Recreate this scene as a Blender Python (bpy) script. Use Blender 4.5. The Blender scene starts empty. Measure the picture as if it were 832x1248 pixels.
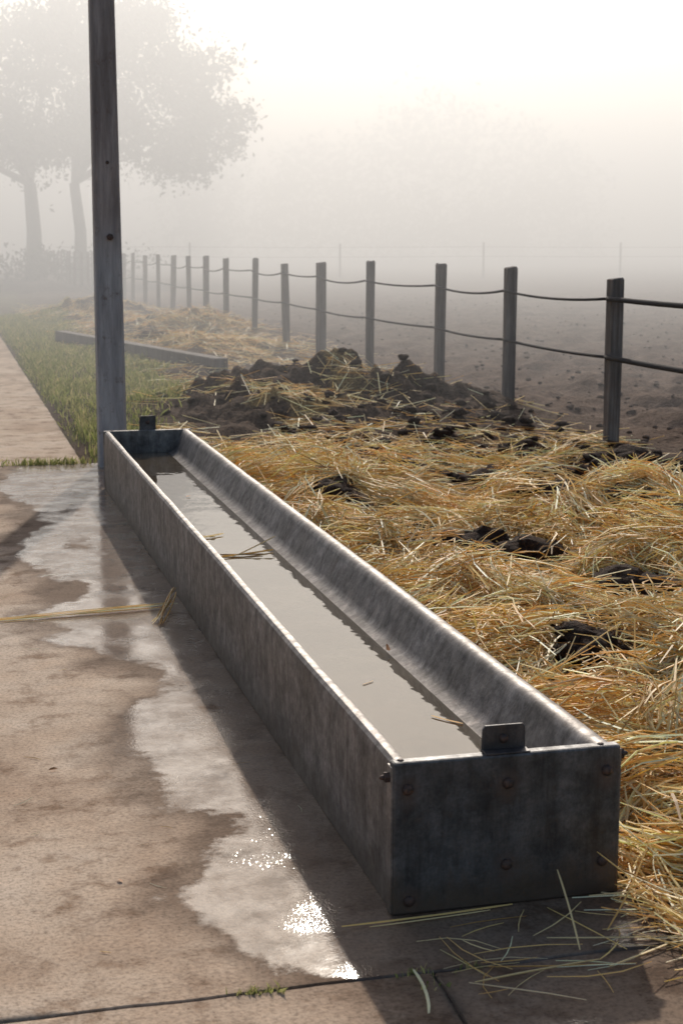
import bpy, math, random
import numpy as np
from mathutils import Vector, Matrix
random.seed(7); rng=np.random.default_rng(7)
scene=bpy.context.scene
scene.view_settings.view_transform='Standard'
try: scene.view_settings.look='None'
except Exception: pass
scene.view_settings.exposure=0; scene.view_settings.gamma=1

# ------------------------------------------------------------ helpers
def link(o,parent=None):
    scene.collection.objects.link(o)
    if parent: o.parent=parent
    return o
def empty(name,loc=(0,0,0)):
    e=bpy.data.objects.new(name,None); e.location=loc; return link(e)
def mk(name,V,F,mat,smooth=False,parent=None,col=None,sharp=None):
    V=np.asarray(V,dtype=np.float32); F=np.asarray(F,dtype=np.int32)
    me=bpy.data.meshes.new(name); n=len(V); m,k=F.shape
    me.vertices.add(n); me.vertices.foreach_set('co',V.ravel())
    me.loops.add(m*k); me.loops.foreach_set('vertex_index',F.ravel())
    me.polygons.add(m); me.polygons.foreach_set('loop_start',np.arange(0,m*k,k,dtype=np.int32))
    me.update(calc_edges=True)
    me.polygons.foreach_set('use_smooth',np.full(m,smooth,dtype=bool))
    if col is not None:
        a=me.color_attributes.new('Col','FLOAT_COLOR','POINT')
        c=np.ones((n,4),dtype=np.float32); c[:,:3]=col; a.data.foreach_set('color',c.ravel())
    if sharp is not None:
        try: me.set_sharp_from_angle(angle=math.radians(sharp))
        except Exception: pass
    me.materials.append(mat); me.update()
    o=bpy.data.objects.new(name,me); return link(o,parent)
class MB:
    def __init__(s): s.v=[]; s.f=[]
    def add(s,V,F):
        o=len(s.v); s.v+= [tuple(p) for p in V]; s.f+=[tuple(i+o for i in f) for f in F]
    def obj(s,name,mat,smooth=False,parent=None,sharp=None,bevel=0):
        me=bpy.data.meshes.new(name); me.from_pydata(s.v,[],s.f); me.materials.append(mat)
        for p in me.polygons: p.use_smooth=smooth
        if sharp is not None:
            try: me.set_sharp_from_angle(angle=math.radians(sharp))
            except Exception: pass
        o=bpy.data.objects.new(name,me); link(o,parent)
        if bevel:
            b=o.modifiers.new('bevel','BEVEL'); b.width=bevel; b.segments=2; b.limit_method='ANGLE'
        return o
def boxvf(x0,x1,y0,y1,z0,z1):
    V=[(x0,y0,z0),(x1,y0,z0),(x1,y1,z0),(x0,y1,z0),(x0,y0,z1),(x1,y0,z1),(x1,y1,z1),(x0,y1,z1)]
    F=[(0,3,2,1),(4,5,6,7),(0,1,5,4),(1,2,6,5),(2,3,7,6),(3,0,4,7)]
    return V,F
def tubevf(P,R,n=8,cap=True):
    P=[Vector(p) for p in P]; V=[];F=[]
    for i,p in enumerate(P):
        d=(P[min(i+1,len(P)-1)]-P[max(i-1,0)]).normalized()
        a=d.cross(Vector((0.13,0.27,1))) 
        if a.length<.15: a=d.cross(Vector((1,0,0)))
        a.normalize(); b=d.cross(a)
        for j in range(n):
            t=2*math.pi*j/n; V.append(p+R[i]*(math.cos(t)*a+math.sin(t)*b))
    for i in range(len(P)-1):
        for j in range(n):
            F.append((i*n+j,i*n+(j+1)%n,(i+1)*n+(j+1)%n,(i+1)*n+j))
    if cap: F.append(tuple(range(n))[::-1]); F.append(tuple((len(P)-1)*n+j for j in range(n)))
    return V,F
TAB=rng.random((256,256))
def vn(x,y,s=0):
    x=np.asarray(x,float)+s*17.31; y=np.asarray(y,float)+s*9.77
    xi=np.floor(x).astype(int); yi=np.floor(y).astype(int); fx=x-xi; fy=y-yi
    fx=fx*fx*(3-2*fx); fy=fy*fy*(3-2*fy)
    g=lambda a,b: TAB[a%256,b%256]
    return (g(xi,yi)*(1-fx)+g(xi+1,yi)*fx)*(1-fy)+(g(xi,yi+1)*(1-fx)+g(xi+1,yi+1)*fx)*fy
def fbm(x,y,s=0,o=4):
    r=0;a=.5;t=0
    for i in range(o):
        r=r+a*vn(np.asarray(x)*2**i,np.asarray(y)*2**i,s+i*3); t+=a; a*=.5
    return r/t
def ss(a,b,x):
    t=np.clip((np.asarray(x,float)-a)/(b-a),0,1); return t*t*(3-2*t)

# ------------------------------------------------------------ terrain functions
def height(x,y):
    x=np.asarray(x,float); y=np.asarray(y,float)
    edge=np.where(y<2.925,2.45,np.where(y<10.95,1.60,0.92))
    onsoil=ss(0,0.18,x-edge)
    h=-.09+.09*onsoil
    n=fbm(x*1.3,y*1.3,1,4)-.5
    n2=fbm(x*5,y*5,5,4)-.5
    rough=ss(1.7,2.6,x)*(1-ss(4.2,5.2,x))
    h=h+onsoil*(n*.24*rough+n2*.10*rough + .02*n2)
    def g(cx,cy,sx,sy,a): return a*np.exp(-((x-cx)/sx)**2-((y-cy)/sy)**2)
    m=g(3.2,14.3,1.2,1.2,.30)+g(4.2,13.5,.8,1.0,.20)+g(2.3,13.5,.8,.9,.11)+g(3.75,7.8,.55,.5,.20)+g(2.15,9.1,.35,.7,.10)+g(2.3,5.0,.4,.5,.08)+g(3.1,6.8,.4,.4,.08)
    m=m+g(4.2,27,1.2,2.2,.3)+g(3.3,22.5,1.0,1.5,.18)+g(3.2,33,1.2,2.5,.35)
    h=h+onsoil*m*(1+.7*n2*2)
    f=ss(5.0,6.0,x)+ss(45,60,y)*ss(1.5,3,x); f=np.clip(f,0,1)
    fd=np.clip(1-(y-10)/60,.15,1)
    h=h+f*fd*((fbm(x*2.2,y*2.2,8,4)-.5)*.22+(fbm(x*4.5,y*4.5,9,2)-.5)*.11+.03*np.sin((y*.35+x*1.0)*6.0+3*n))
    return h
def grassmask(x,y):
    w=fbm(x*1.1,y*.7,20,3)-.5
    right=np.interp(y,[11,13,15,19,24,35],[1.45,1.6,2.25,2.5,1.9,2.3])+w*1.1
    patch=.35+.65*ss(.38,.52,fbm(x*2.2,y*1.2,23,3))
    m=ss(.0,.18,x-.90+.1*w)*(1-ss(-.2,.25,x-right))*ss(10.95,11.3,y)*patch
    return m
# bare patches with dung: x, y, radius x, radius y
DUNG=[(2.42,7.35,.26,.30),(2.62,6.95,.20,.24),(2.80,6.02,.26,.28),(2.95,10.0,.35,.30),(3.5,9.2,.50,.32),(4.05,9.35,.40,.35),(2.1,8.7,.16,.22),(2.15,4.9,.13,.2),(3.45,8.35,.25,.2)]
def strawmask(x,y):
    n=fbm(x*1.15,y*1.15,31,3)
    m=ss(1.5,1.75,x)*(1-ss(3.9,4.6,x))*(1-ss(9.8,11.2,y))
    gap=ss(.49,.59,fbm(x*1.5,y*1.7,44,3))*ss(1.9,2.3,x)*.95
    far=ss(8.4,9.6,y)*ss(2.6,3.2,x)*.86
    m=m*(1-gap)*(1-far)
    for (a,b,r,q) in DUNG: m=m*(1-.97*np.exp(-((x-a)/r)**2-((y-b)/q)**2))
    m2=.9*np.exp(-((x-2.75)/.85)**2-((y-13.9)/1.2)**2)+.7*np.exp(-((x-2.0)/.7)**2-((y-12.3)/.9)**2)
    m3=.9*np.exp(-((x-3.7)/1.3)**2-((y-25)/4)**2)+.7*np.exp(-((x-3.2)/1.3)**2-((y-34)/4)**2)
    m4=.22*ss(2.0,2.6,x)*(1-ss(4.8,5.4,x))*ss(10,11,y)*(1-ss(30,40,y))
    return np.clip(m+(m2+m3+m4)*ss(.32,.5,n),0,1)

# ------------------------------------------------------------ materials
def newmat(name):
    m=bpy.data.materials.new(name); m.use_nodes=True; nt=m.node_tree
    b=nt.nodes['Principled BSDF']; return m,nt,b
class N:
    def __init__(s,nt): s.nt=nt; s.tc=None
    def pos(s,scale=(1,1,1)):
        if s.tc is None: s.tc=s.nt.nodes.new('ShaderNodeNewGeometry')
        mp=s.nt.nodes.new('ShaderNodeMapping'); mp.inputs['Scale'].default_value=scale
        s.nt.links.new(s.tc.outputs['Position'],mp.inputs['Vector']); return mp.outputs[0]
    def noise(s,scale,detail=6,rough=.6,vec=None,dist=0):
        n=s.nt.nodes.new('ShaderNodeTexNoise'); n.inputs['Scale'].default_value=scale
        n.inputs['Detail'].default_value=detail; n.inputs['Roughness'].default_value=rough; n.inputs['Distortion'].default_value=dist
        s.nt.links.new(vec if vec is not None else s.pos(),n.inputs['Vector']); return n.outputs['Fac']
    def voro(s,scale,vec=None,feature='F1'):
        n=s.nt.nodes.new('ShaderNodeTexVoronoi'); n.inputs['Scale'].default_value=scale; n.feature=feature
        s.nt.links.new(vec if vec is not None else s.pos(),n.inputs['Vector']); return n.outputs['Distance']
    def ramp(s,f,stops):
        r=s.nt.nodes.new('ShaderNodeValToRGB'); e=r.color_ramp.elements
        while len(e)<len(stops): e.new(.5)
        for i,(p,c) in enumerate(stops):
            e[i].position=p; e[i].color=(c if isinstance(c,tuple) else (c,c,c))+(1,)
        s.nt.links.new(f,r.inputs[0]); return r.outputs[0]
    def mix(s,f,a,b,mode='MIX'):
        m=s.nt.nodes.new('ShaderNodeMix'); m.data_type='RGBA'; m.blend_type=mode
        for v,i in ((f,0),(a,6),(b,7)):
            if isinstance(v,(int,float)): m.inputs[i].default_value=v if i==0 else (v,v,v,1)
            elif isinstance(v,tuple): m.inputs[i].default_value=v+(1,)
            else: s.nt.links.new(v,m.inputs[i])
        return m.outputs[2]
    def math(s,op,a,b=0,c=None):
        m=s.nt.nodes.new('ShaderNodeMath'); m.operation=op
        for i,v in enumerate((a,b,c)):
            if v is None: continue
            if isinstance(v,(int,float)): m.inputs[i].default_value=v
            else: s.nt.links.new(v,m.inputs[i])
        return m.outputs[0]
    def dist(s,p):
        if s.tc is None: s.pos()
        m=s.nt.nodes.new('ShaderNodeVectorMath'); m.operation='DISTANCE'; s.nt.links.new(s.tc.outputs['Position'],m.inputs[0]); m.inputs[1].default_value=p; return m.outputs['Value']
    def bump(s,h,strength=.5,dist=.01,prev=None):
        b=s.nt.nodes.new('ShaderNodeBump'); b.inputs['Distance'].default_value=dist
        if isinstance(strength,(int,float)): b.inputs['Strength'].default_value=strength
        else: s.nt.links.new(strength,b.inputs['Strength'])
        s.nt.links.new(h,b.inputs['Height'])
        if prev is not None: s.nt.links.new(prev,b.inputs['Normal'])
        return b.outputs[0]
    def attr(s,name='Col'):
        a=s.nt.nodes.new('ShaderNodeAttribute'); a.attribute_name=name
        sp=s.nt.nodes.new('ShaderNodeSeparateColor'); s.nt.links.new(a.outputs['Color'],sp.inputs[0])
        return a.outputs['Color'],sp.outputs[0],sp.outputs[1],sp.outputs[2]
    def link(s,a,b): s.nt.links.new(a,b)
    def z(s):
        if s.tc is None: s.pos()
        sp=s.nt.nodes.new('ShaderNodeSeparateXYZ'); s.nt.links.new(s.tc.outputs['Position'],sp.inputs[0]); return sp.outputs

# concrete: rough base, water film as a thin smooth coat
concrete,nt,b=newmat('concrete'); n=N(nt)
_,wR,wG,wB=n.attr()
big=n.noise(1.3,5,.62,dist=.4); mid=n.noise(6,6,.68); fine=n.noise(90,2,.7)
col=n.ramp(big,[(.32,(.34,.222,.140)),(.5,(.47,.342,.238)),(.68,(.57,.45,.34))])
stain=n.ramp(mid,[(.34,(.50,.41,.33)),(.48,(1.0,1.0,1.0)),(.7,(1.12,1.1,1.08))])
col=n.mix(1,col,stain,'MULTIPLY')
spk=n.ramp(fine,[(.3,(.62,.6,.58)),(.5,(1,1,1)),(.72,(1.22,1.22,1.22))]); col=n.mix(.95,col,spk,'MULTIPLY')
pit=n.ramp(n.voro(38),[(.02,(.40,.35,.31)),(.12,(1,1,1))]); pitm=n.ramp(n.noise(5,2),[(.48,0.),(.62,1.)])
col=n.mix(pitm,col,n.mix(1,col,pit,'MULTIPLY'))
wn=n.noise(8,6,.75); wsum=n.math('ADD',wR,n.math('MULTIPLY',n.math('SUBTRACT',wn,.5),1.5))
wet=n.ramp(wsum,[(.42,0.),(.64,1.)])
damp=n.ramp(n.math('ADD',n.math('MAXIMUM',wR,wG),n.math('MULTIPLY',n.math('SUBTRACT',wn,.5),.7)),[(.02,0.),(.5,1.)])
col=n.mix(damp,col,n.mix(1,col,(.40,.355,.32),'MULTIPLY'))
dirt=n.ramp(wB,[(0.,0.),(1.,.9)]); col=n.mix(dirt,col,(.06,.045,.032))
n.link(col,b.inputs['Base Color'])
b.inputs['Roughness'].default_value=.9; b.inputs['Specular IOR Level'].default_value=.25
blot=n.ramp(n.noise(5,5,.75),[(.42,1.),(.62,.45)])
n.link(n.math('MULTIPLY',wet,blot),b.inputs['Coat Weight']); b.inputs['Coat IOR'].default_value=1.55
n.link(n.ramp(wn,[(.35,.04),(.7,.11)]),b.inputs['Coat Roughness'])
h=n.math('ADD',n.math('MULTIPLY',mid,.6),n.math('MULTIPLY',fine,.25))
n.link(n.bump(h,.5,.012),b.inputs['Normal'])
cn=n.bump(n.math('ADD',fine,mid),.05,.004)
dm=n.ramp(n.noise(3.1,3,.6),[(.46,0.),(.60,.35)])
n.link(n.bump(n.noise(170,1,.5),dm,.0022,cn),b.inputs['Coat Normal'])

# ground
ground_m,nt,b=newmat('ground_soil'); n=N(nt)
_,gR,gG,gB=n.attr()
a1=n.noise(3.2,5,.7); a2=n.noise(26,4,.7)
soil=n.ramp(a2,[(.3,(.040,.025,.017)),(.5,(.090,.056,.037)),(.7,(.17,.112,.075))])
field=n.ramp(a1,[(.3,(.085,.053,.036)),(.5,(.145,.095,.067)),(.7,(.23,.16,.115))])
field=n.mix(.8,field,n.ramp(a2,[(.32,(.5,.47,.45)),(.62,(1.25,1.22,1.2))]),'MULTIPLY')
gr=n.ramp(a2,[(.3,(.06,.055,.022)),(.55,(.13,.12,.05)),(.75,(.22,.17,.09))])
stw=n.ramp(n.noise(60,3,.75),[(.35,(.16,.095,.04)),(.55,(.42,.28,.11)),(.7,(.66,.48,.22))])
c=n.mix(gB,soil,field)
c=n.mix(n.ramp(gR,[(.2,0.),(.7,1.)]),c,gr)
c=n.mix(n.math('MULTIPLY',n.ramp(n.math('ADD',gG,n.math('MULTIPLY',n.math('SUBTRACT',a2,.5),.8)),[(.40,0.),(.70,1.)]),.8),c,stw)
n.link(c,b.inputs['Base Color']); b.inputs['Roughness'].default_value=.95; b.inputs['Specular IOR Level'].default_value=.1
n.link(n.bump(n.math('ADD',a2,n.math('MULTIPLY',a1,1.5)),.9,.05),b.inputs['Normal'])

def vegmat(name,trans=.35,rough=.6):
    m,nt,b=newmat(name); n=N(nt); c,_,_,_=n.attr()
    n.link(c,b.inputs['Base Color']); b.inputs['Roughness'].default_value=rough; b.inputs['Specular IOR Level'].default_value=.3
    if trans>0:
        t=nt.nodes.new('ShaderNodeBsdfTranslucent'); n.link(c,t.inputs['Color'])
        mx=nt.nodes.new('ShaderNodeMixShader'); mx.inputs[0].default_value=trans
        n.link(b.outputs[0],mx.inputs[1]); n.link(t.outputs[0],mx.inputs[2]); n.link(mx.outputs[0],nt.nodes['Material Output'].inputs['Surface'])
    return m
straw_m=vegmat('straw',.42,.5); grass_m=vegmat('grass_blades',.4,.6); leaf_m=vegmat('foliage',0,.8)

TX,TY0,TY1=.93,3.20,9.75
RIV=[(.030,.300),(.268,.295),(.510,.305),(.268,.100),(.035,.035),(.505,.085)]
def steel(name,dark=1.0,tint=(1,1,1),metal=.6,rivets=False):
    m,nt,b=newmat(name); n=N(nt)
    st=n.noise(1,5,.7,vec=n.pos((18,18,1.8))); cl=n.noise(3.5,5,.7,dist=.5); fn=n.noise(120,2,.6); md=n.noise(22,4,.7)
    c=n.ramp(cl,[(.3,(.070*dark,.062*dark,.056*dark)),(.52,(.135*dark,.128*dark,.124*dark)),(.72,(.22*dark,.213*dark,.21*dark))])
    c=n.mix(.9,c,n.ramp(st,[(.3,(.45,.40,.36)),(.5,(1,1,1)),(.7,(1.4,1.36,1.32))]),'MULTIPLY')
    c=n.mix(.8,c,n.ramp(md,[(.35,(.62,.6,.58)),(.62,(1.25,1.25,1.25))]),'MULTIPLY')
    c=n.mix(.5,c,n.ramp(fn,[(.35,(.75,.75,.75)),(.65,(1.25,1.25,1.25))]),'MULTIPLY')
    c=n.mix(1,c,tint,'MULTIPLY')
    z=n.z()[2]
    grime=n.math('ADD',n.ramp(z,[(.0,.9),(.13,0.)]),n.math('MULTIPLY',n.math('SUBTRACT',st,.5),1.4))
    c=n.mix(n.ramp(grime,[(.2,0.),(.7,.8)]),c,(.10,.072,.05))
    rust=n.ramp(n.noise(7,6,.75),[(.57,0.),(.69,.75)])
    if rivets:
        dmin=None
        for (rx,rz) in RIV:
            for dz in (0,-.022):
                d=n.dist((TX+rx,TY0,rz+dz)); 
                if dz: d=n.math('ADD',d,.006)
                dmin=d if dmin is None else n.math('MINIMUM',dmin,d)
        dd=n.math('ADD',dmin,n.math('MULTIPLY',n.math('SUBTRACT',md,.5),.05))
        rust=n.math('MAXIMUM',rust,n.ramp(dd,[(.010,.7),(.040,0.)]))
    c=n.mix(rust,c,(.085,.050,.034))
    n.link(c,b.inputs['Base Color'])
    n.link(n.mix(rust,metal,.1),b.inputs['Metallic'])
    n.link(n.mix(.5,n.ramp(cl,[(.3,.42),(.7,.62)]),n.ramp(md,[(.35,.72),(.65,.44)])),b.inputs['Roughness'])
    n.link(n.bump(n.math('ADD',n.math('MULTIPLY',cl,1.0),n.math('ADD',n.math('MULTIPLY',md,.3),n.math('MULTIPLY',fn,.12))),.3,.01),b.inputs['Normal'])
    return m
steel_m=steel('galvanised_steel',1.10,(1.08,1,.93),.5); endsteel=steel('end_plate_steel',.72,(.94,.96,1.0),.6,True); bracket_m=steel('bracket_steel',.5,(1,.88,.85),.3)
rust_m,nt,b=newmat('rusty_bolt'); n=N(nt)
n.link(n.ramp(n.noise(80,4),[(.35,(.030,.022,.019)),(.6,(.10,.055,.038))]),b.inputs['Base Color']); b.inputs['Metallic'].default_value=.3; b.inputs['Roughness'].default_value=.65

water_m,nt,b=newmat('murky_water'); n=N(nt)
n.link(n.ramp(n.noise(2.2,5,.6),[(.35,(.065,.048,.030)),(.65,(.115,.088,.058))]),b.inputs['Base Color'])
b.inputs['Roughness'].default_value=.02; b.inputs['IOR'].default_value=1.42
n.link(n.bump(n.noise(7,3,.5,vec=n.pos((1,.6,1))),.14,.02),b.inputs['Normal'])

wood_m,nt,b=newmat('weathered_wood'); n=N(nt)
g=n.noise(1,6,.7,vec=n.pos((45,45,2.2))) 
c=n.ramp(g,[(.3,(.07,.055,.045)),(.5,(.15,.12,.10)),(.72,(.25,.21,.18))])
c=n.mix(.6,c,n.ramp(n.noise(3,4),[(.35,(.7,.66,.62)),(.65,(1.2,1.2,1.2))]),'MULTIPLY')
n.link(c,b.inputs['Base Color']); b.inputs['Roughness'].default_value=.9; n.link(n.bump(g,.6,.01),b.inputs['Normal'])
wire_m,nt,b=newmat('wire_cable'); b.inputs['Base Color'].default_value=(.05,.042,.038,1); b.inputs['Roughness'].default_value=.85; b.inputs['Specular IOR Level'].default_value=.2
pole_m,nt,b=newmat('pole_metal'); n=N(nt)
g=n.noise(1,7,.75,vec=n.pos((14,14,1.3))); zz=n.z()[2]
up=n.ramp(n.math('ADD',n.math('MULTIPLY',zz,.3),n.math('MULTIPLY',n.math('SUBTRACT',g,.5),.12)),[(.40,0.),(.52,1.)])
c=n.mix(up,n.ramp(g,[(.3,(.17,.158,.158)),(.5,(.30,.28,.275)),(.7,(.44,.42,.41))]),n.ramp(g,[(.3,(.12,.092,.08)),(.5,(.20,.16,.142)),(.7,(.33,.275,.25))]))
r=n.ramp(n.noise(9,6,.75),[(.58,0.),(.68,.8)]); c=n.mix(r,c,(.12,.075,.055))
n.link(c,b.inputs['Base Color']); b.inputs['Metallic'].default_value=.05; b.inputs['Roughness'].default_value=.75; n.link(n.bump(g,.3,.01),b.inputs['Normal'])
bark_m,nt,b=newmat('bark'); n=N(nt); n.link(n.ramp(n.noise(5,3),[(.3,(.04,.03,.024)),(.7,(.11,.085,.065))]),b.inputs['Base Color']); b.inputs['Roughness'].default_value=.9
dung_m,nt,b=newmat('manure'); n=N(nt); k=n.noise(30,5,.75)
n.link(n.ramp(k,[(.3,(.025,.014,.009)),(.55,(.070,.040,.026)),(.75,(.17,.105,.06))]),b.inputs['Base Color']); b.inputs['Roughness'].default_value=.9; b.inputs['Specular IOR Level'].default_value=.15
n.link(n.bump(k,1,.05),b.inputs['Normal'])

# ------------------------------------------------------------ ground sheet
def geo(a,b,s,f):
    out=[];x=a
    while x<b: s*=f; x+=s; out.append(min(x,b))
    return out
xs=list(-np.array(geo(3,420,1.5,1.35))[::-1])+list(np.arange(-3,1.4,.25))+list(np.arange(1.4,5.6,.04))+list(np.arange(5.6,14,.10))+geo(14,520,.12,1.10)
ys=[-60,-30,-15,-8,-4,-1,0,1,1.6]+list(np.arange(2,15.6,.04))+list(np.arange(15.6,42,.12))+geo(42,900,.14,1.07)
xs=np.array(xs); ys=np.array(ys)
X,Y=np.meshgrid(xs,ys); Z=height(X,Y)
V=np.stack([X.ravel(),Y.ravel(),Z.ravel()],1); nx=len(xs); ny=len(ys)
I=(np.arange(ny-1)[:,None]*nx+np.arange(nx-1)[None,:]).ravel()
F=np.stack([I,I+1,I+1+nx,I+nx],1)
fieldm=np.clip(ss(4.9,5.8,X+.6*(fbm(X,Y,50,3)-.5))+ss(40,55,Y)*ss(2.5,4,X),0,1)
leftg=(X<-3.2).astype(float)
C=np.stack([np.maximum(grassmask(X,Y),leftg).ravel(),strawmask(X,Y).ravel(),fieldm.ravel()],1)
mk('ground',V,F,ground_m,True,col=C)

# ------------------------------------------------------------ pavement
PB=np.array([[0,.9],[2.6,.85],[2.93,.75],[3.1,.62],[3.4,.50],[3.67,.60],[4.2,.60],[4.66,.48],[5.0,.60],[5.27,.70],[5.6,.60],[5.95,.36],[6.3,.30],[6.8,.50],[7.3,.42],[8,.30],[8.6,.5],[9.2,.42],[10,.30],[10.9,.45],[12,.9]])
pv=[];pf=[];pc=[];off=0
def slab(x0,x1,y0,y1,sx,sy,z=0.,wetok=True):
    global off
    gx=np.unique(np.concatenate([[x0,x0+.004,x0+.02],np.arange(x0+.05,x1-.04,sx),[x1-.02,x1-.004,x1]]))
    gy=np.unique(np.concatenate([[y0,y0+.004,y0+.02],np.arange(y0+.05,y1-.04,sy),[y1-.02,y1-.004,y1]]))
    X,Y=np.meshgrid(gx,gy)
    Zs=np.full_like(X,z)+(fbm(X*2,Y*2,70,3)-.5)*.005
    ex=np.minimum(X-x0,x1-X); ey=np.minimum(Y-y0,y1-Y); e=np.minimum(ex,ey)
    Xw=X.copy(); Yw=Y.copy()
    wob=(fbm(X*7,Y*7,71,4)-.5)*.014
    Yw=Yw+wob*(ey<.006); Xw=Xw+wob*(ex<.006)
    Zs=np.where(e<.003,z-.006,Zs)
    xb=np.interp(Y,PB[:,0],PB[:,1])
    wet=ss(-.16,.16,X-xb+(fbm(X*4,Y*4,72,4)-.5)*.35) if wetok else 0*X
    if wetok:
        for (a,b_,r) in ((.62,7.9,.12),(.50,6.9,.10),(.80,4.9,.05),(.66,8.9,.10)): wet=wet*(1-.55*np.exp(-((X-a)/r)**2-((Y-b_)/(r*2.2))**2))
    wet=wet*np.where(Y<2.925,.75*(1-ss(1.0,1.4,X)),1)
    wet=wet*(1-.8*ss(1.2,1.5,X)*(Y<3.3))
    damp=np.maximum(wet,ss(.6,1.0,X)*(1-ss(1.3,1.9,X))*.8*(Y<3.3)) if wetok else 0*X
    if wetok: damp=np.maximum(damp,.55*ss(-.32,.02,X-xb+(fbm(X*3,Y*3,76,4)-.5)*.6)*(Y>2.92))
    dirt=np.clip(1-e/.03,0,1)**1.5*ss(.4,.65,fbm(X*6,Y*6,73,3)); dirt=np.where(e<.003,.8,dirt)
    dirt=np.maximum(dirt,ss(1.42,1.62,X+(fbm(X*5,Y*5,74,3)-.5)*.4)*.9*(Y>2.9))
    V=np.stack([Xw.ravel(),Yw.ravel(),Zs.ravel()],1); nx=len(gx);ny=len(gy)
    I=(np.arange(ny-1)[:,None]*nx+np.arange(nx-1)[None,:]).ravel()
    pv.append(V); pf.append(np.stack([I,I+1,I+1+nx,I+nx],1)+off); pc.append(np.stack([wet.ravel(),damp.ravel(),dirt.ravel()],1)); off+=len(V)
    bot=[(x0,y0,-.15),(x1,y0,-.15),(x1,y1,-.15),(x0,y1,-.15),(x0,y0,z-.0085),(x1,y0,z-.0085),(x1,y1,z-.0085),(x0,y1,z-.0085)]
    pv.append(np.array(bot)); pf.append(np.array([(0,1,5,4),(1,2,6,5),(2,3,7,6),(3,0,4,7)])+off); pc.append(np.tile([0,.5,1.],(8,1))); off+=8
slab(-3.2,1.62,2.9265,10.93,.035,.035)
slab(-3.2,.932,-1.5,2.9225,.05,.05,-.001); slab(.937,2.45,-1.5,2.9225,.05,.05,-.002)
yy=10.965
while yy<90:
    y2=yy+7.9; slab(-3.2,.90,yy,y2,.15,.15,-.012+.004*random.random(),wetok=False); yy=y2+.02
mk('concrete_pavement',np.concatenate(pv),np.concatenate(pf),concrete,True,col=np.concatenate(pc),sharp=50)
jm,nt,b=newmat('joint_dirt'); n=N(nt); n.link(n.ramp(n.noise(60,5,.7),[(.35,(.06,.045,.032)),(.65,(.20,.15,.10))]),b.inputs['Base Color']); b.inputs['Roughness'].default_value=.95
m=MB(); m.add(*boxvf(-3.2,2.45,2.900,2.950,-.03,-.0105)); m.add(*boxvf(.915,.955,-1.5,2.899,-.03,-.0105)); m.obj('joint_dirt',jm)

# ------------------------------------------------------------ trough
tr=empty('water_trough',(0,0,0))
prof=[(0,0.002),(0,.10),(0,.22),(0,.338),(.003,.350),(.011,.358),(.022,.360),(.032,.357),(.038,.348),(.040,.336),
      (.052,.25),(.075,.12),(.095,.085),(.36,.085),(.378,.10),(.385,.212),(.390,.220),(.418,.232),(.432,.242),(.440,.256),
      (.478,.338),(.484,.350),(.494,.358),(.508,.361),(.522,.360),(.533,.354),(.539,.344),(.540,.33),(.540,.2),(.540,.002)]
NS=110; ysg=np.linspace(TY0+.02,TY1-.02,NS); V=[]
for yv in ysg:
    for (px,pz) in prof:
        d=.0028*(float(fbm(yv*1.3,pz*6+px*3,80,3))-.5)*2; dz=.0028*(float(fbm(yv*2.7,px*2,85,2))-.5)*2
        V.append((TX+px+d,yv,pz+(dz if pz>.3 else 0)))
P=len(prof); F=[]
for i in range(NS-1):
    for j in range(P): F.append((i*P+j,i*P+(j+1)%P,(i+1)*P+(j+1)%P,(i+1)*P+j))
mk('trough_body',V,F,steel_m,True,tr,sharp=28)
def endcap(name,y0,y1,mat):
    m=MB(); m.add(*boxvf(TX-.004,TX+.544,y0,y1,.001,.363)); return m.obj(name,mat,False,tr,bevel=.006)
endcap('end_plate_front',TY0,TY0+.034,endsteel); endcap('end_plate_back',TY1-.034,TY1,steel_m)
m=MB(); m.add(*boxvf(TX-.0075,TX-.0015,TY0+.004,TY0+.040,.004,.352)); m.add(*boxvf(TX+.5415,TX+.5475,TY0+.004,TY0+.040,.004,.352)); m.obj('corner_seam',steel_m,False,tr,bevel=.002)
def tab(name,cx,y,w,h0,h1,t):
    pts=[(-w/2,h0),(w/2,h0),(w/2*.97,h1-.008),(w/2*.97-.006,h1),(-w/2*.93+.006,h1),(-w/2*.93,h1-.008)]
    V=[(cx+a,y-t/2,c) for a,c in pts]+[(cx+a,y+t/2,c) for a,c in pts]; k=len(pts)
    F=[tuple(range(k)),tuple(range(2*k-1,k-1,-1))]+[(i,k+i,k+(i+1)%k,(i+1)%k) for i in range(k)]
    F=[f[::-1] for f in F]
    m=MB(); m.add(V,F); return m.obj(name,bracket_m,False,tr,bevel=.0015)
tab('bracket_front',TX+.268,TY0+.008+.03,.108,.335,.422,.007)
tab('bracket_back',TX+.275,TY1+.0045,.108,.25,.45,.008)
m=MB(); m.add(*boxvf(TX+.215,TX+.322,TY0+.002,TY0+.043,.3625,.3665)); m.obj('bracket_foot',bracket_m,False,tr,bevel=.001)
rv=MB()
def rivet(c,nrm,r=.012,hgt=.008,hexa=False):
    c=Vector(c); nrm=Vector(nrm).normalized(); a=nrm.orthogonal().normalized(); b2=nrm.cross(a); V=[];F=[]
    rings=[(1,0),(1,.35),(.8,.75),(.4,1.0)] if not hexa else [(1,0),(1,.9),(.9,1.0)]
    k=6 if hexa else 12
    for rr,hh in rings:
        for j in range(k):
            t=2*math.pi*j/k; V.append(c+a*rr*r*math.cos(t)+b2*rr*r*math.sin(t)+nrm*hh*hgt)
    for i in range(len(rings)-1):
        for j in range(k): F.append((i*k+j,i*k+(j+1)%k,(i+1)*k+(j+1)%k,(i+1)*k+j))
    F.append(tuple((len(rings)-1)*k+j for j in range(k))); rv.add(V,F)
fy=TY0-.0005
for (rx,rz) in RIV: rivet((TX+rx,fy,rz),(0,-1,0),.0135,.010)
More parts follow.
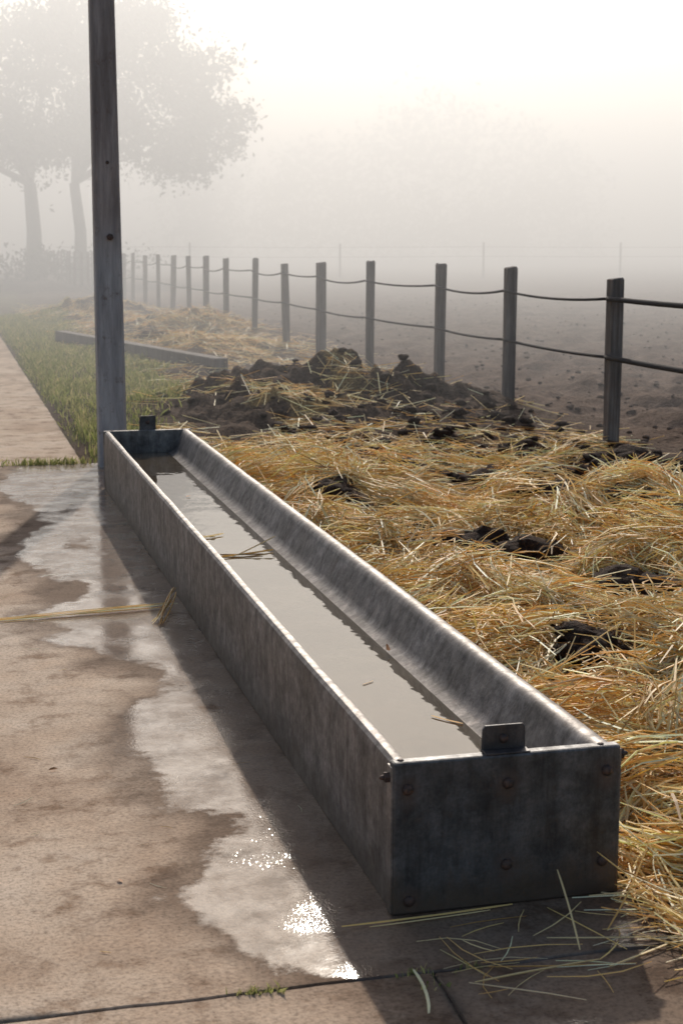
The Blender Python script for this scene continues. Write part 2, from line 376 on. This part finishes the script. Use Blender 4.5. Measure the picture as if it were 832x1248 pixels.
rivet((TX+.268,TY0+.0345,.390),(0,-1,0),.011,.008)
rivet((TX+.018,TY0+.018,.3625),(0,0,1),.008,.004); rivet((TX+.500,TY0+.018,.3625),(0,0,1),.008,.004)
rivet((TX-.007,TY0+.022,.325),(-1,0,0),.013,.012,True); rivet((TX-.018,TY0+.022,.325),(-1,0,0),.006,.012)
rivet((TX+.547,TY0+.022,.335),(1,0,0),.013,.012,True); rivet((TX+.558,TY0+.022,.335),(1,0,0),.006,.012)
rivet((TX+.275,TY1-.0005,.41),(0,-1,0),.012,.008)
for rx in (.05,.49): rivet((TX+rx,TY1-.017,.3625),(0,0,1),.008,.004)
rv.obj('rivets',rust_m,True,tr,sharp=40)
WZ=.222
gx=np.linspace(TX+.055,TX+.393,12); gy=np.linspace(TY0+.03,TY1-.03,150); X,Y=np.meshgrid(gx,gy)
I=(np.arange(149)[:,None]*12+np.arange(11)[None,:]).ravel()
mk('water',np.stack([X.ravel(),Y.ravel(),np.full(X.size,WZ)],1),np.stack([I,I+1,I+13,I+12],1),water_m,True,tr)

# ------------------------------------------------------------ straws
def straws(C,TH,L,W,lift,tilt,bend,col,zfun,rings=3,arch=None):
    n=len(TH); s=np.linspace(-.5,.5,rings)
    # keep most stalks off the bare dung patches
    keep=np.ones(n,bool)
    for sg in (-.4,0,.4):
        ex=C[:,0]+np.cos(TH)*L*sg; ey=C[:,1]+np.sin(TH)*L*sg
        for (a,b,r,q) in DUNG: keep&=~((((ex-a)/r)**2+((ey-b)/q)**2<.62)&(rng.random(n)<.93))
    if not keep.all():
        C,TH,L,W,lift,tilt,bend,col=[v[keep] for v in (C,TH,L,W,lift,tilt,bend,col)]; arch=arch[keep] if arch is not None else None; n=len(TH)
    dx=np.cos(TH);dy=np.sin(TH); px=-dy;py=dx
    V=np.zeros((n,rings,3,3))
    cx=C[:,0:1]+dx[:,None]*L[:,None]*s+px[:,None]*(bend[:,None]*L[:,None]*(s**2-.08))
    cy=C[:,1:2]+dy[:,None]*L[:,None]*s+py[:,None]*(bend[:,None]*L[:,None]*(s**2-.08))
    hz=zfun(cx,cy); hc=zfun(C[:,0:1],C[:,1:2])
    z=.5*hz+.5*hc+lift[:,None]+tilt[:,None]*L[:,None]*s
    if arch is not None: z=z-arch[:,None]*L[:,None]*(s**2*4)
    z=np.maximum(z,hz+W[:,None]*.6)
    rot=rng.random(n)*6.28
    for k in range(3):
        a=rot+k*2.0944
        ox=px*np.cos(a)*W*.5; oy=py*np.cos(a)*W*.5; oz=np.sin(a)*W*.5*.7
        for r in range(rings):
            tp=1.0 if 0<r<rings-1 else .6
            V[:,r,k,0]=cx[:,r]+ox*tp; V[:,r,k,1]=cy[:,r]+oy*tp; V[:,r,k,2]=z[:,r]+oz*tp
    V=V.reshape(-1,3); base=(np.arange(n)*rings*3)[:,None,None]
    F=[]
    for r in range(rings-1):
        for k in range(3): F.append([r*3+k,r*3+(k+1)%3,(r+1)*3+(k+1)%3,(r+1)*3+k])
    F=(base+np.array(F)[None]).reshape(-1,4)
    CC=np.repeat(col,rings*3,axis=0)
    return V,F,CC
def strawcol(n):
    pal=np.array([(.94,.65,.24),(.95,.77,.41),(.96,.88,.62),(.78,.49,.16),(.46,.27,.09),(.80,.65,.40)])
    i=rng.choice(6,n,p=[.32,.28,.17,.13,.05,.05]); return np.minimum(pal[i]*(.86+.32*rng.random((n,1))),.97)
SV=[];SF=[];SC=[];so=0
def addst(t):
    global so
    SV.append(t[0]); SF.append(t[1]+so); SC.append(t[2]); so+=len(t[0])
def sample(n,x0,x1,y0,y1,wedge=True,dens=strawmask):
    out=[]; tot=0
    while tot<n:
        x=rng.uniform(x0,x1,n*2); y=rng.uniform(y0,y1,n*2)
        k=rng.random(n*2)<dens(x,y)
        if wedge: k&=(x<1.9+.42*y)
        p=np.stack([x[k],y[k]],1); out.append(p); tot+=len(p)
    return np.concatenate(out)[:n]
def th_field(p): return 6.28*fbm(p[:,0]*.9,p[:,1]*.9,91,2)*1.6
n1=18500; p=sample(n1,1.5,5.0,2.6,11.5)
addst(straws(p,th_field(p)+rng.normal(0,.9,n1),rng.uniform(.12,.42,n1),rng.uniform(.0045,.009,n1),rng.random(n1)**2*.05,rng.normal(0,.10,n1),rng.normal(0,.35,n1),strawcol(n1),height))
nt_=500; pc_=sample(nt_,1.65,4.7,2.7,10.8)
for i in range(nt_):
    k=int(rng.integers(20,60)); sp=rng.uniform(.04,.11)
    q=pc_[i]+rng.normal(0,sp,(k,2)); th=th_field(pc_[i:i+1])[0]+rng.normal(0,.6)+rng.normal(0,rng.uniform(.15,.6),k)
    r=np.exp(-(((q-pc_[i])**2).sum(1))/(2*sp*sp))
    up=rng.uniform(.02,.10) if rng.random()<.65 else rng.uniform(.10,.22)
    sg=rng.choice([-1,1]); addst(straws(q,th,rng.uniform(.16,.48,k),rng.uniform(.005,.010,k),r*up+rng.random(k)*.035,sg*abs(rng.normal(.10,.24,k)),rng.normal(0,.3,k),np.minimum(strawcol(k)*rng.uniform(.85,1.1),.97),height,rings=4,arch=rng.uniform(0,.12,k)))
n3=9000; p=sample(n3,1.6,6.0,11,42,False)
addst(straws(p,rng.random(n3)*6.28,rng.uniform(.15,.45,n3),rng.uniform(.008,.015,n3),rng.random(n3)**2*.06,rng.normal(0,.18,n3),rng.normal(0,.3,n3),strawcol(n3),height,rings=2))
flat=lambda x,y: np.where(x>1.62,height(x,y),0*x+.002)
n4=320; p=np.stack([1.50+np.abs(rng.normal(0,.10,n4)),rng.uniform(2.75,3.5,n4)],1)
addst(straws(p,rng.normal(1.6,.9,n4),rng.uniform(.10,.38,n4),rng.uniform(.0035,.0075,n4),rng.random(n4)**2*.06,rng.normal(0,.18,n4),rng.normal(0,.3,n4),strawcol(n4),flat,rings=4))
n5=40; p=np.stack([rng.uniform(1.0,1.6,n5),rng.uniform(2.78,3.14,n5)],1)
addst(straws(p,rng.normal(.3,.9,n5),rng.uniform(.05,.26,n5),rng.uniform(.002,.0045,n5),rng.random(n5)*.006,rng.normal(0,.02,n5),rng.normal(0,.3,n5),strawcol(n5),flat,rings=4))
n6=90; p=np.stack([rng.uniform(-.6,.9,n6),rng.uniform(2.5,10,n6)],1)
addst(straws(p,rng.random(n6)*6.28,rng.uniform(.02,.09,n6),rng.uniform(.0015,.003,n6),rng.random(n6)*.002,rng.normal(0,.01,n6),rng.normal(0,.4,n6),strawcol(n6)*.7,flat))
def one(a,b,z0=.006,z1=.006,w=.005,bend=.05,zf=None):
    a=np.array(a);b=np.array(b); d=b-a; L=np.hypot(*d)
    zb=(z0+z1)/2
    addst(straws(np.array([(a+b)/2]),np.array([math.atan2(d[1],d[0])]),np.array([L]),np.array([w]),np.array([zb]),np.array([(z1-z0)/L]),np.array([bend]),strawcol(1),zf or (lambda x,y:0*x),rings=8))
for j in range(9):
    one((-.25+random.uniform(0,.5),6.27+random.uniform(-.03,.04)),(.86+random.uniform(-.12,.06),6.38+random.uniform(-.04,.05)),w=.005,bend=random.uniform(-.05,.05),z1=random.uniform(.004,.03))
for j in range(7): one((.80+random.uniform(-.04,.03),6.08+random.uniform(-.05,.08)),(.90+random.uniform(-.03,.02),6.44+random.uniform(-.12,.05)),z1=.02+.05*random.random(),w=.006,bend=random.uniform(-.2,.2))
one((.80,3.165),(1.21,3.185),w=.006); one((.86,3.15),(1.15,3.17),w=.004,bend=.03); one((1.0,2.845),(1.29,2.88),w=.006,bend=-.04); one((1.05,2.90),(1.36,2.84),w=.004)
one((.875,2.74),(.90,2.93),w=.008,bend=.2); one((1.27,2.93),(1.30,3.14),z1=.10,w=.005); one((1.36,2.98),(1.52,3.12),z0=.02,z1=.16,w=.005,bend=.15); one((1.22,3.0),(1.55,2.93),w=.005)
one((1.55,2.95),(1.40,3.15),z0=.01,z1=.13); one((1.30,2.84),(1.62,2.98),w=.006)
wf=lambda x,y:0*x+WZ
for (a,b_,w) in [((1.045,6.27),(1.31,6.37),.011),((1.06,6.33),(1.25,6.30),.009),((1.03,6.70),(1.17,6.79),.013),((1.04,6.78),(1.12,6.73),.010),((1.25,3.95),(1.31,3.86),.006),((1.15,4.3),(1.19,4.33),.004)]:
    one(a,b_,z0=.001,z1=.003,w=w,bend=.12,zf=wf)
one((1.12,6.28),(1.335,6.45),z0=.002,z1=.05,w=.008,bend=.05,zf=wf)
mk('straw_litter',np.concatenate(SV),np.concatenate(SF),straw_m,False,col=np.concatenate(SC))

lm=MB()
def leaf(c,s,a,tilt=.4):
    pts=[(-1,0,0),(-.5,.35,.1),(.2,.42,.14),(1,0,.05),(.2,-.42,.14),(-.5,-.35,.1)]
    R=Matrix.Rotation(a,3,'Z')@Matrix.Rotation(tilt,3,'X')
    lm.add([Vector(c)+R@(Vector(p)*s) for p in pts],[(0,1,2,3),(0,3,4,5)])
leaf((1.315,4.62,.245),.028,1.2,1.0); leaf((.25,4.4,.006),.015,.3); leaf((.35,3.55,.005),.012,2); leaf((1.18,7.9,WZ+.004),.02,.6,.1)
dl,nt,b=newmat('dead_leaf'); b.inputs['Base Color'].default_value=(.34,.14,.04,1); b.inputs['Roughness'].default_value=.7
lm.obj('dead_leaves',dl,True)

# ------------------------------------------------------------ clods
def clods(name,pts,sizes,mat,flat=.55,sd=3,subs=(1,2,3)):
    import bmesh
    bases={}
    for sub in subs:
        bm=bmesh.new(); bmesh.ops.create_icosphere(bm,subdivisions=sub,radius=1); bases[sub]=(np.array([v.co[:] for v in bm.verts]),np.array([[v.index for v in f.verts] for f in bm.faces])); bm.free()
    VV=[];FF=[];o=0
    for (x,y),s in zip(pts,sizes):
        bv,bf=bases[subs[-1] if s>.08 else subs[min(1,len(subs)-1)] if s>.03 else subs[0]]
        r=rng.random()*50
        k=1+.9*(fbm(bv[:,0]*1.6+r,bv[:,1]*1.6+bv[:,2]*1.3,sd,3)-.5)+.6*(fbm(bv[:,0]*5+r,bv[:,2]*5+bv[:,1]*4,sd+9,2)-.5)
        v=bv*k[:,None]*s*np.array([1,rng.uniform(.6,1),flat]); a=rng.random()*6.28
        v=np.stack([v[:,0]*np.cos(a)-v[:,1]*np.sin(a)+x,v[:,0]*np.sin(a)+v[:,1]*np.cos(a)+y,v[:,2]+float(height(x,y))+s*flat*.45],1)
        VV.append(v);FF.append(bf+o);o+=len(bv)
    return mk(name,np.concatenate(VV),np.concatenate(FF),mat,True)
cp=[];cs=[]
def cl(cx,cy,n,sx,sy,s0,s1):
    for i in range(n): cp.append((cx+random.gauss(0,sx),cy+random.gauss(0,sy))); cs.append(random.uniform(s0,s1))
for (a,b_,r_,q_) in DUNG: cl(a,b_,int(5+14*r_),r_*.36,q_*.36,.06,min(.17,r_*.62)); cl(a,b_,14,r_*.6,q_*.6,.012,.035)
for i in range(300): 
    cp.append((random.uniform(2.5,5.0),random.uniform(9.4,13.2))); cs.append(random.uniform(.015,.065))
for i in range(90): 
    cp.append((3.3+random.gauss(0,.8),14.2+random.gauss(0,.9))); cs.append(random.uniform(.02,.055))
cl(3.85,13.8,8,.3,.3,.05,.08)
clods('manure_clods',cp,cs,dung_m)
fieldclod,nt,b=newmat('field_clod'); n=N(nt); n.link(n.ramp(n.noise(14,4,.7),[(.3,(.085,.055,.038)),(.7,(.21,.145,.105))]),b.inputs['Base Color']); b.inputs['Roughness'].default_value=.95; b.inputs['Specular IOR Level'].default_value=.1
fp=[];fs=[]
for i in range(3800):
    y=9+36*random.random()**1.3; x=5.1+random.random()*(4+.75*y); fp.append((x,y)); fs.append(random.uniform(.008,.042))
clods('field_clods',fp,fs,fieldclod,.6,12,(1,))

# ------------------------------------------------------------ grass
def blades(n,pts,hmin,hmax,w,zf,lean=.5):
    x=pts[:,0];y=pts[:,1]; th=rng.random(n)*6.28; H=rng.uniform(hmin,hmax,n); ln=rng.normal(0,lean,n)*H
    z=zf(x,y); V=np.zeros((n,4,3)); wx=np.cos(th)*w/2; wy=np.sin(th)*w/2
    V[:,0]=np.stack([x-wx,y-wy,z-.01],1); V[:,1]=np.stack([x+wx,y+wy,z-.01],1)
    lx=-np.sin(th)*ln; ly=np.cos(th)*ln
    V[:,2]=np.stack([x+wx*.6+lx*.4,y+wy*.6+ly*.4,z+H*.6],1); V[:,3]=np.stack([x+lx,y+ly,z+H],1)
    F=(np.arange(n)*4)[:,None]+np.array([0,1,2,3])[None]
    pal=np.array([(.19,.21,.06),(.31,.32,.10),(.42,.39,.15),(.56,.46,.22)]); c=pal[rng.choice(4,n,p=[.25,.33,.25,.17])]*(.7+.5*rng.random((n,1)))
    return V.reshape(-1,3),F,np.repeat(c,4,axis=0)
ng=30000; g1=sample(ng,.88,3.4,11.0,34,False,grassmask); A=blades(ng,g1,.02,.085,.013,height)
tp=[]
for (cx,cy,k,s) in [(.56,2.925,60,.025),(.60,2.922,20,.02),(.895,2.925,30,.02),(1.03,2.925,22,.02),(.92,2.86,12,.02),(.55,10.95,200,.10),(.80,10.95,160,.09),(.2,10.95,40,.2),(1.3,10.97,200,.12)]:
    tp.append(np.stack([cx+rng.normal(0,s,k),cy+rng.normal(0,.008 if cy<5 else .03,k)],1))
tp=np.concatenate(tp); near=tp[:,1]<5
a=blades(int(near.sum()),tp[near],.008,.024,.0035,lambda x,y:0*x-.008,.6); b3=blades(int((~near).sum()),tp[~near],.02,.07,.008,lambda x,y:0*x-.01,.5)
GV=[A[0],a[0],b3[0]];GF=[];o=0
for t in (A,a,b3): GF.append(t[1]+o); o+=len(t[0])
mk('grass',np.concatenate(GV),np.concatenate(GF),grass_m,False,col=np.concatenate([A[2],a[2],b3[2]]))

# ------------------------------------------------------------ pole
pl=empty('metal_pole',(0,0,0)); px_,py_=1.085,10.78
m=MB()
def ringp(w,z):
    c=.018; h=w/2; return [(px_+a,py_+b2,z) for a,b2 in [(-h+c,-h),(h-c,-h),(h,-h+c),(h,h-c),(h-c,h),(-h+c,h),(-h,h-c),(-h,-h+c)]]
zs=[-.1,.4,1.0,1.6,2.2,3.0,4.0,4.8]; V=[];F=[]
for z in zs: V+=ringp(.192-.010*max(z,0),z)
for i in range(len(zs)-1):
    for j in range(8): F.append((i*8+j,i*8+(j+1)%8,(i+1)*8+(j+1)%8,(i+1)*8+j))
F.append(tuple((len(zs)-1)*8+j for j in range(8))); m.add(V,F); m.obj('shaft',pole_m,False,pl)
rv=MB(); rivet((px_+.01,py_-.0895,1.56),(0,-1,0),.024,.018,True); rivet((px_+.01,py_-.105,1.56),(0,-1,0),.011,.018); rivet((px_+.005,py_-.088,2.05),(0,-1,0),.012,.005); rv.obj('pole_bolt',rust_m,False,pl)

# ------------------------------------------------------------ fence
fe=empty('wooden_fence'); m=MB()
FX=4.95; yv=6.3; posts=[]
while yv<95:
    x=FX+random.gauss(0,.03)+(.12 if 15<yv<17 else 0); y=yv+random.gauss(0,.05); h0=1.30+random.gauss(0,.02); tx=random.gauss(0,.012)+.012; ty=random.gauss(0,.015)
    w=.047+random.uniform(-.005,.005); a=random.gauss(0,.12); V=[]
    zs=[-.3,.2,.7,h0-.012,h0]
    for z in zs:
        k=w*(1 if z<h0 else .82)*(1+random.gauss(0,.03))
        for (sx_,sy_) in ((-1,-1),(1,-1),(1,1),(-1,1)):
            V.append((x+tx*z+(sx_*math.cos(a)-sy_*math.sin(a))*k,y+ty*z+(sx_*math.sin(a)+sy_*math.cos(a))*k,z+(random.uniform(-.012,.012) if z==h0 else 0)))
    F=[(i*4+j,i*4+(j+1)%4,(i+1)*4+(j+1)%4,(i+1)*4+j) for i in range(len(zs)-1) for j in range(4)]+[(16,17,18,19)]
    m.add(V,F); posts.append((x,y,tx,h0)); yv+=2.4
m.obj('posts',wood_m,False,fe)
wm=MB()
for i in range(len(posts)-1):
    p0,p1=posts[i],posts[i+1]
    for (zz_,sag,r_) in ((1.10,.040,.012),(.66,.018,.013)):
        near=p1[1]<11.6
        if near: sag=.01
        pts=[];k=10
        for s in range(k+1):
            t=s/k; pts.append((p0[0]*(1-t)+p1[0]*t-.058,p0[1]*(1-t)+p1[1]*t,zz_+.01*math.sin(i)*(1-t)+.01*math.sin(i+1)*t-sag*4*t*(1-t)*(1+.5*math.sin(i*3))))
        wm.add(*tubevf(pts,[(.022 if near else r_)]*(k+1),6))
wm.obj('wires',wire_m,True,fe)
ff=empty('wire_fence'); m=MB()
for i in range(9):
    x=11+i*7.1; m.add(*boxvf(x-.035,x+.035,71.95,72.05,-.2,1.6+random.uniform(-.1,.1)))
for z in (1.0,1.45): m.add(*tubevf([(4.95+j*5,71.93,z+.02*math.sin(j*2)) for j in range(15)],[.010]*15,5))
m.obj('fence_posts',wood_m,False,ff)
m=MB(); a=Vector((1.75,25.0,0)); b_=Vector((3.15,18.3,0)); d=(b_-a).normalized(); s=Vector((-d.y,d.x,0))*.09; V=[]
for p in (a,b_):
    for (q,z) in ((-1,-.05),(1,-.05),(1,.19),(-1,.19)): V.append((p.x+s.x*q,p.y+s.y*q,z))
m.add(V,[(0,1,2,3)[::-1],(4,5,6,7),(0,1,5,4),(1,2,6,5),(2,3,7,6),(3,0,4,7)]); m.obj('timber_beam',wood_m,False,bevel=.01)

# ------------------------------------------------------------ trees
def foliage(clumps,per,leaf,name,parent):
    n=len(clumps)*per; c=np.repeat(np.array([k[:3] for k in clumps]),per,axis=0); r=np.repeat(np.array([k[3] for k in clumps]),per)
    p=c+rng.normal(0,1,(n,3))*r[:,None]*np.array([.55,.55,.45])
    u=rng.normal(0,1,(n,3)); u/=np.linalg.norm(u,axis=1)[:,None]; w=np.cross(u,rng.normal(0,1,(n,3))); w/=np.linalg.norm(w,axis=1)[:,None]
    s=leaf*rng.uniform(.6,1.3,n)[:,None]
    V=np.stack([p-u*s,p+w*s*.5,p+u*s,p-w*s*.5],1).reshape(-1,3); F=np.arange(n*4).reshape(n,4)
    br=np.repeat(np.array([random.uniform(.7,1.3) for k in clumps]),per)
    col=np.array([.060,.070,.030])[None]*br[:,None]*(.7+.6*rng.random((n,1)))
    mk(name,V,F,leaf_m,False,parent,np.repeat(col,4,axis=0))
def tree(name,base,trunk_r,trunk_h,lobes,nper):
    e=empty(name); m=MB(); bx,by=base
    top=(bx+random.uniform(-.2,.2),by,trunk_h)
    m.add(*tubevf([(bx,by,-.3),(bx+.02,by,.4),(bx+.06,by,trunk_h*.5),top],[trunk_r*1.5,trunk_r*1.1,trunk_r*.9,trunk_r*.75],10))
    cl_=[]
    for (lx,ly,lz,lr) in lobes:
        m.add(*tubevf([top,((top[0]*.6+lx*.4)+random.uniform(-.2,.2),(top[1]+ly)/2,top[2]*.45+lz*.55),(lx,ly,lz)],[trunk_r*.5,trunk_r*.25,.04],7))
        for k in range(nper):
            v=Vector((random.gauss(0,1),random.gauss(0,1),random.gauss(0,1))).normalized()*lr*random.uniform(.35,1.0)
            c=(lx+v.x,ly+v.y,lz+v.z*.75,random.uniform(.5,1.2)); cl_.append(c)
            if random.random()<.3: m.add(*tubevf([(lx,ly,lz),((lx+c[0])/2,(ly+c[1])/2,(lz+c[2])/2+.1),c[:3]],[.09,.06,.02],5,False))
    m.obj('trunk_and_branches',bark_m,True,e); foliage(cl_,95,.135,'crown',e); return e
tree('broadleaf_tree',(3.9,71),.36,4.2,[(2.2,70,6.6,2.4),(4.6,72,8.8,2.7),(0.2,71,7.9,2.6),(2.0,73,10.3,2.4),(5.0,70,11.2,2.0),(-1.8,71,6.2,2.2),(4.2,71,6.0,1.9),(-.5,71,9.8,2)],30)
tree('broadleaf_tree',(5.8,69.5),.28,4.2,[(7.6,70,6.2,2.3),(10.0,70,5.8,2.4),(8.4,69,8.8,2.7),(6.4,71,10.6,2.3),(8.8,71,11.0,2.0),(11.6,70,7.0,2.0),(6.4,69,7.0,2.0),(10.6,70,9.0,1.8)],30)
sc=[]
for i in range(30): sc.append((2.5+random.gauss(1.6,1.8),69+random.gauss(0,.8),random.uniform(.2,1.0),.7))
foliage(sc,70,.12,'shrubs',None)
dc=[]
for (cx,cy,top_,rr,k) in [(44,138,14,9,60),(34,142,10,7,40),(56,144,11,8,50),(24,146,8,6,30)]:
    for i in range(k):
        t=random.random(); ww=rr*math.sqrt(max(.05,1-t**2)); dc.append((cx+random.uniform(-1,1)*ww,cy+random.uniform(-3,3),.5+t*top_,2.4))
foliage(dc,60,.35,'distant_trees',None)

# ------------------------------------------------------------ fog
fm=bpy.data.materials.new('fog'); fm.use_nodes=True; nt=fm.node_tree; nt.nodes.clear()
o=nt.nodes.new('ShaderNodeOutputMaterial'); v=nt.nodes.new('ShaderNodeVolumeScatter'); v.inputs['Color'].default_value=(.972,.974,.978,1); v.inputs['Density'].default_value=.028; v.inputs['Anisotropy'].default_value=.42
nt.links.new(v.outputs[0],o.inputs['Volume'])
m=MB(); m.add(*boxvf(-200,300,11.5,420,-2.5,14.0)); m.obj('fog',fm)

# ------------------------------------------------------------ light
EL,AZ=31,15.5
w=bpy.data.worlds.new('World'); scene.world=w; w.use_nodes=True; nt=w.node_tree
sky=nt.nodes.new('ShaderNodeTexSky'); sky.sky_type='NISHITA'; sky.sun_disc=False; sky.sun_elevation=math.radians(EL); sky.sun_rotation=math.radians(AZ)
sky.dust_density=2.0; sky.air_density=1.0; sky.ozone_density=.6
nt.links.new(sky.outputs[0],nt.nodes['Background'].inputs['Color']); nt.nodes['Background'].inputs['Strength'].default_value=.14
L=bpy.data.lights.new('sun','SUN'); L.energy=5; L.angle=math.radians(.9); L.color=(1,.93,.83)
s=link(bpy.data.objects.new('sun',L)); el,az=math.radians(EL),math.radians(AZ)
ts=Vector((math.sin(az)*math.cos(el),math.cos(az)*math.cos(el),math.sin(el))); s.rotation_euler=ts.to_track_quat('Z','Y').to_euler()
cam=bpy.data.cameras.new('camera'); c=link(bpy.data.objects.new('camera',cam)); scene.camera=c
c.location=(0,0,1.5); c.rotation_euler=(math.radians(90-9.68),0,math.radians(-14.16))
cam.sensor_fit='VERTICAL'; cam.sensor_height=36; cam.lens=54.8; cam.clip_end=2500; cam.clip_start=.05
cam.dof.use_dof=True; cam.dof.focus_distance=5; cam.dof.aperture_fstop=8
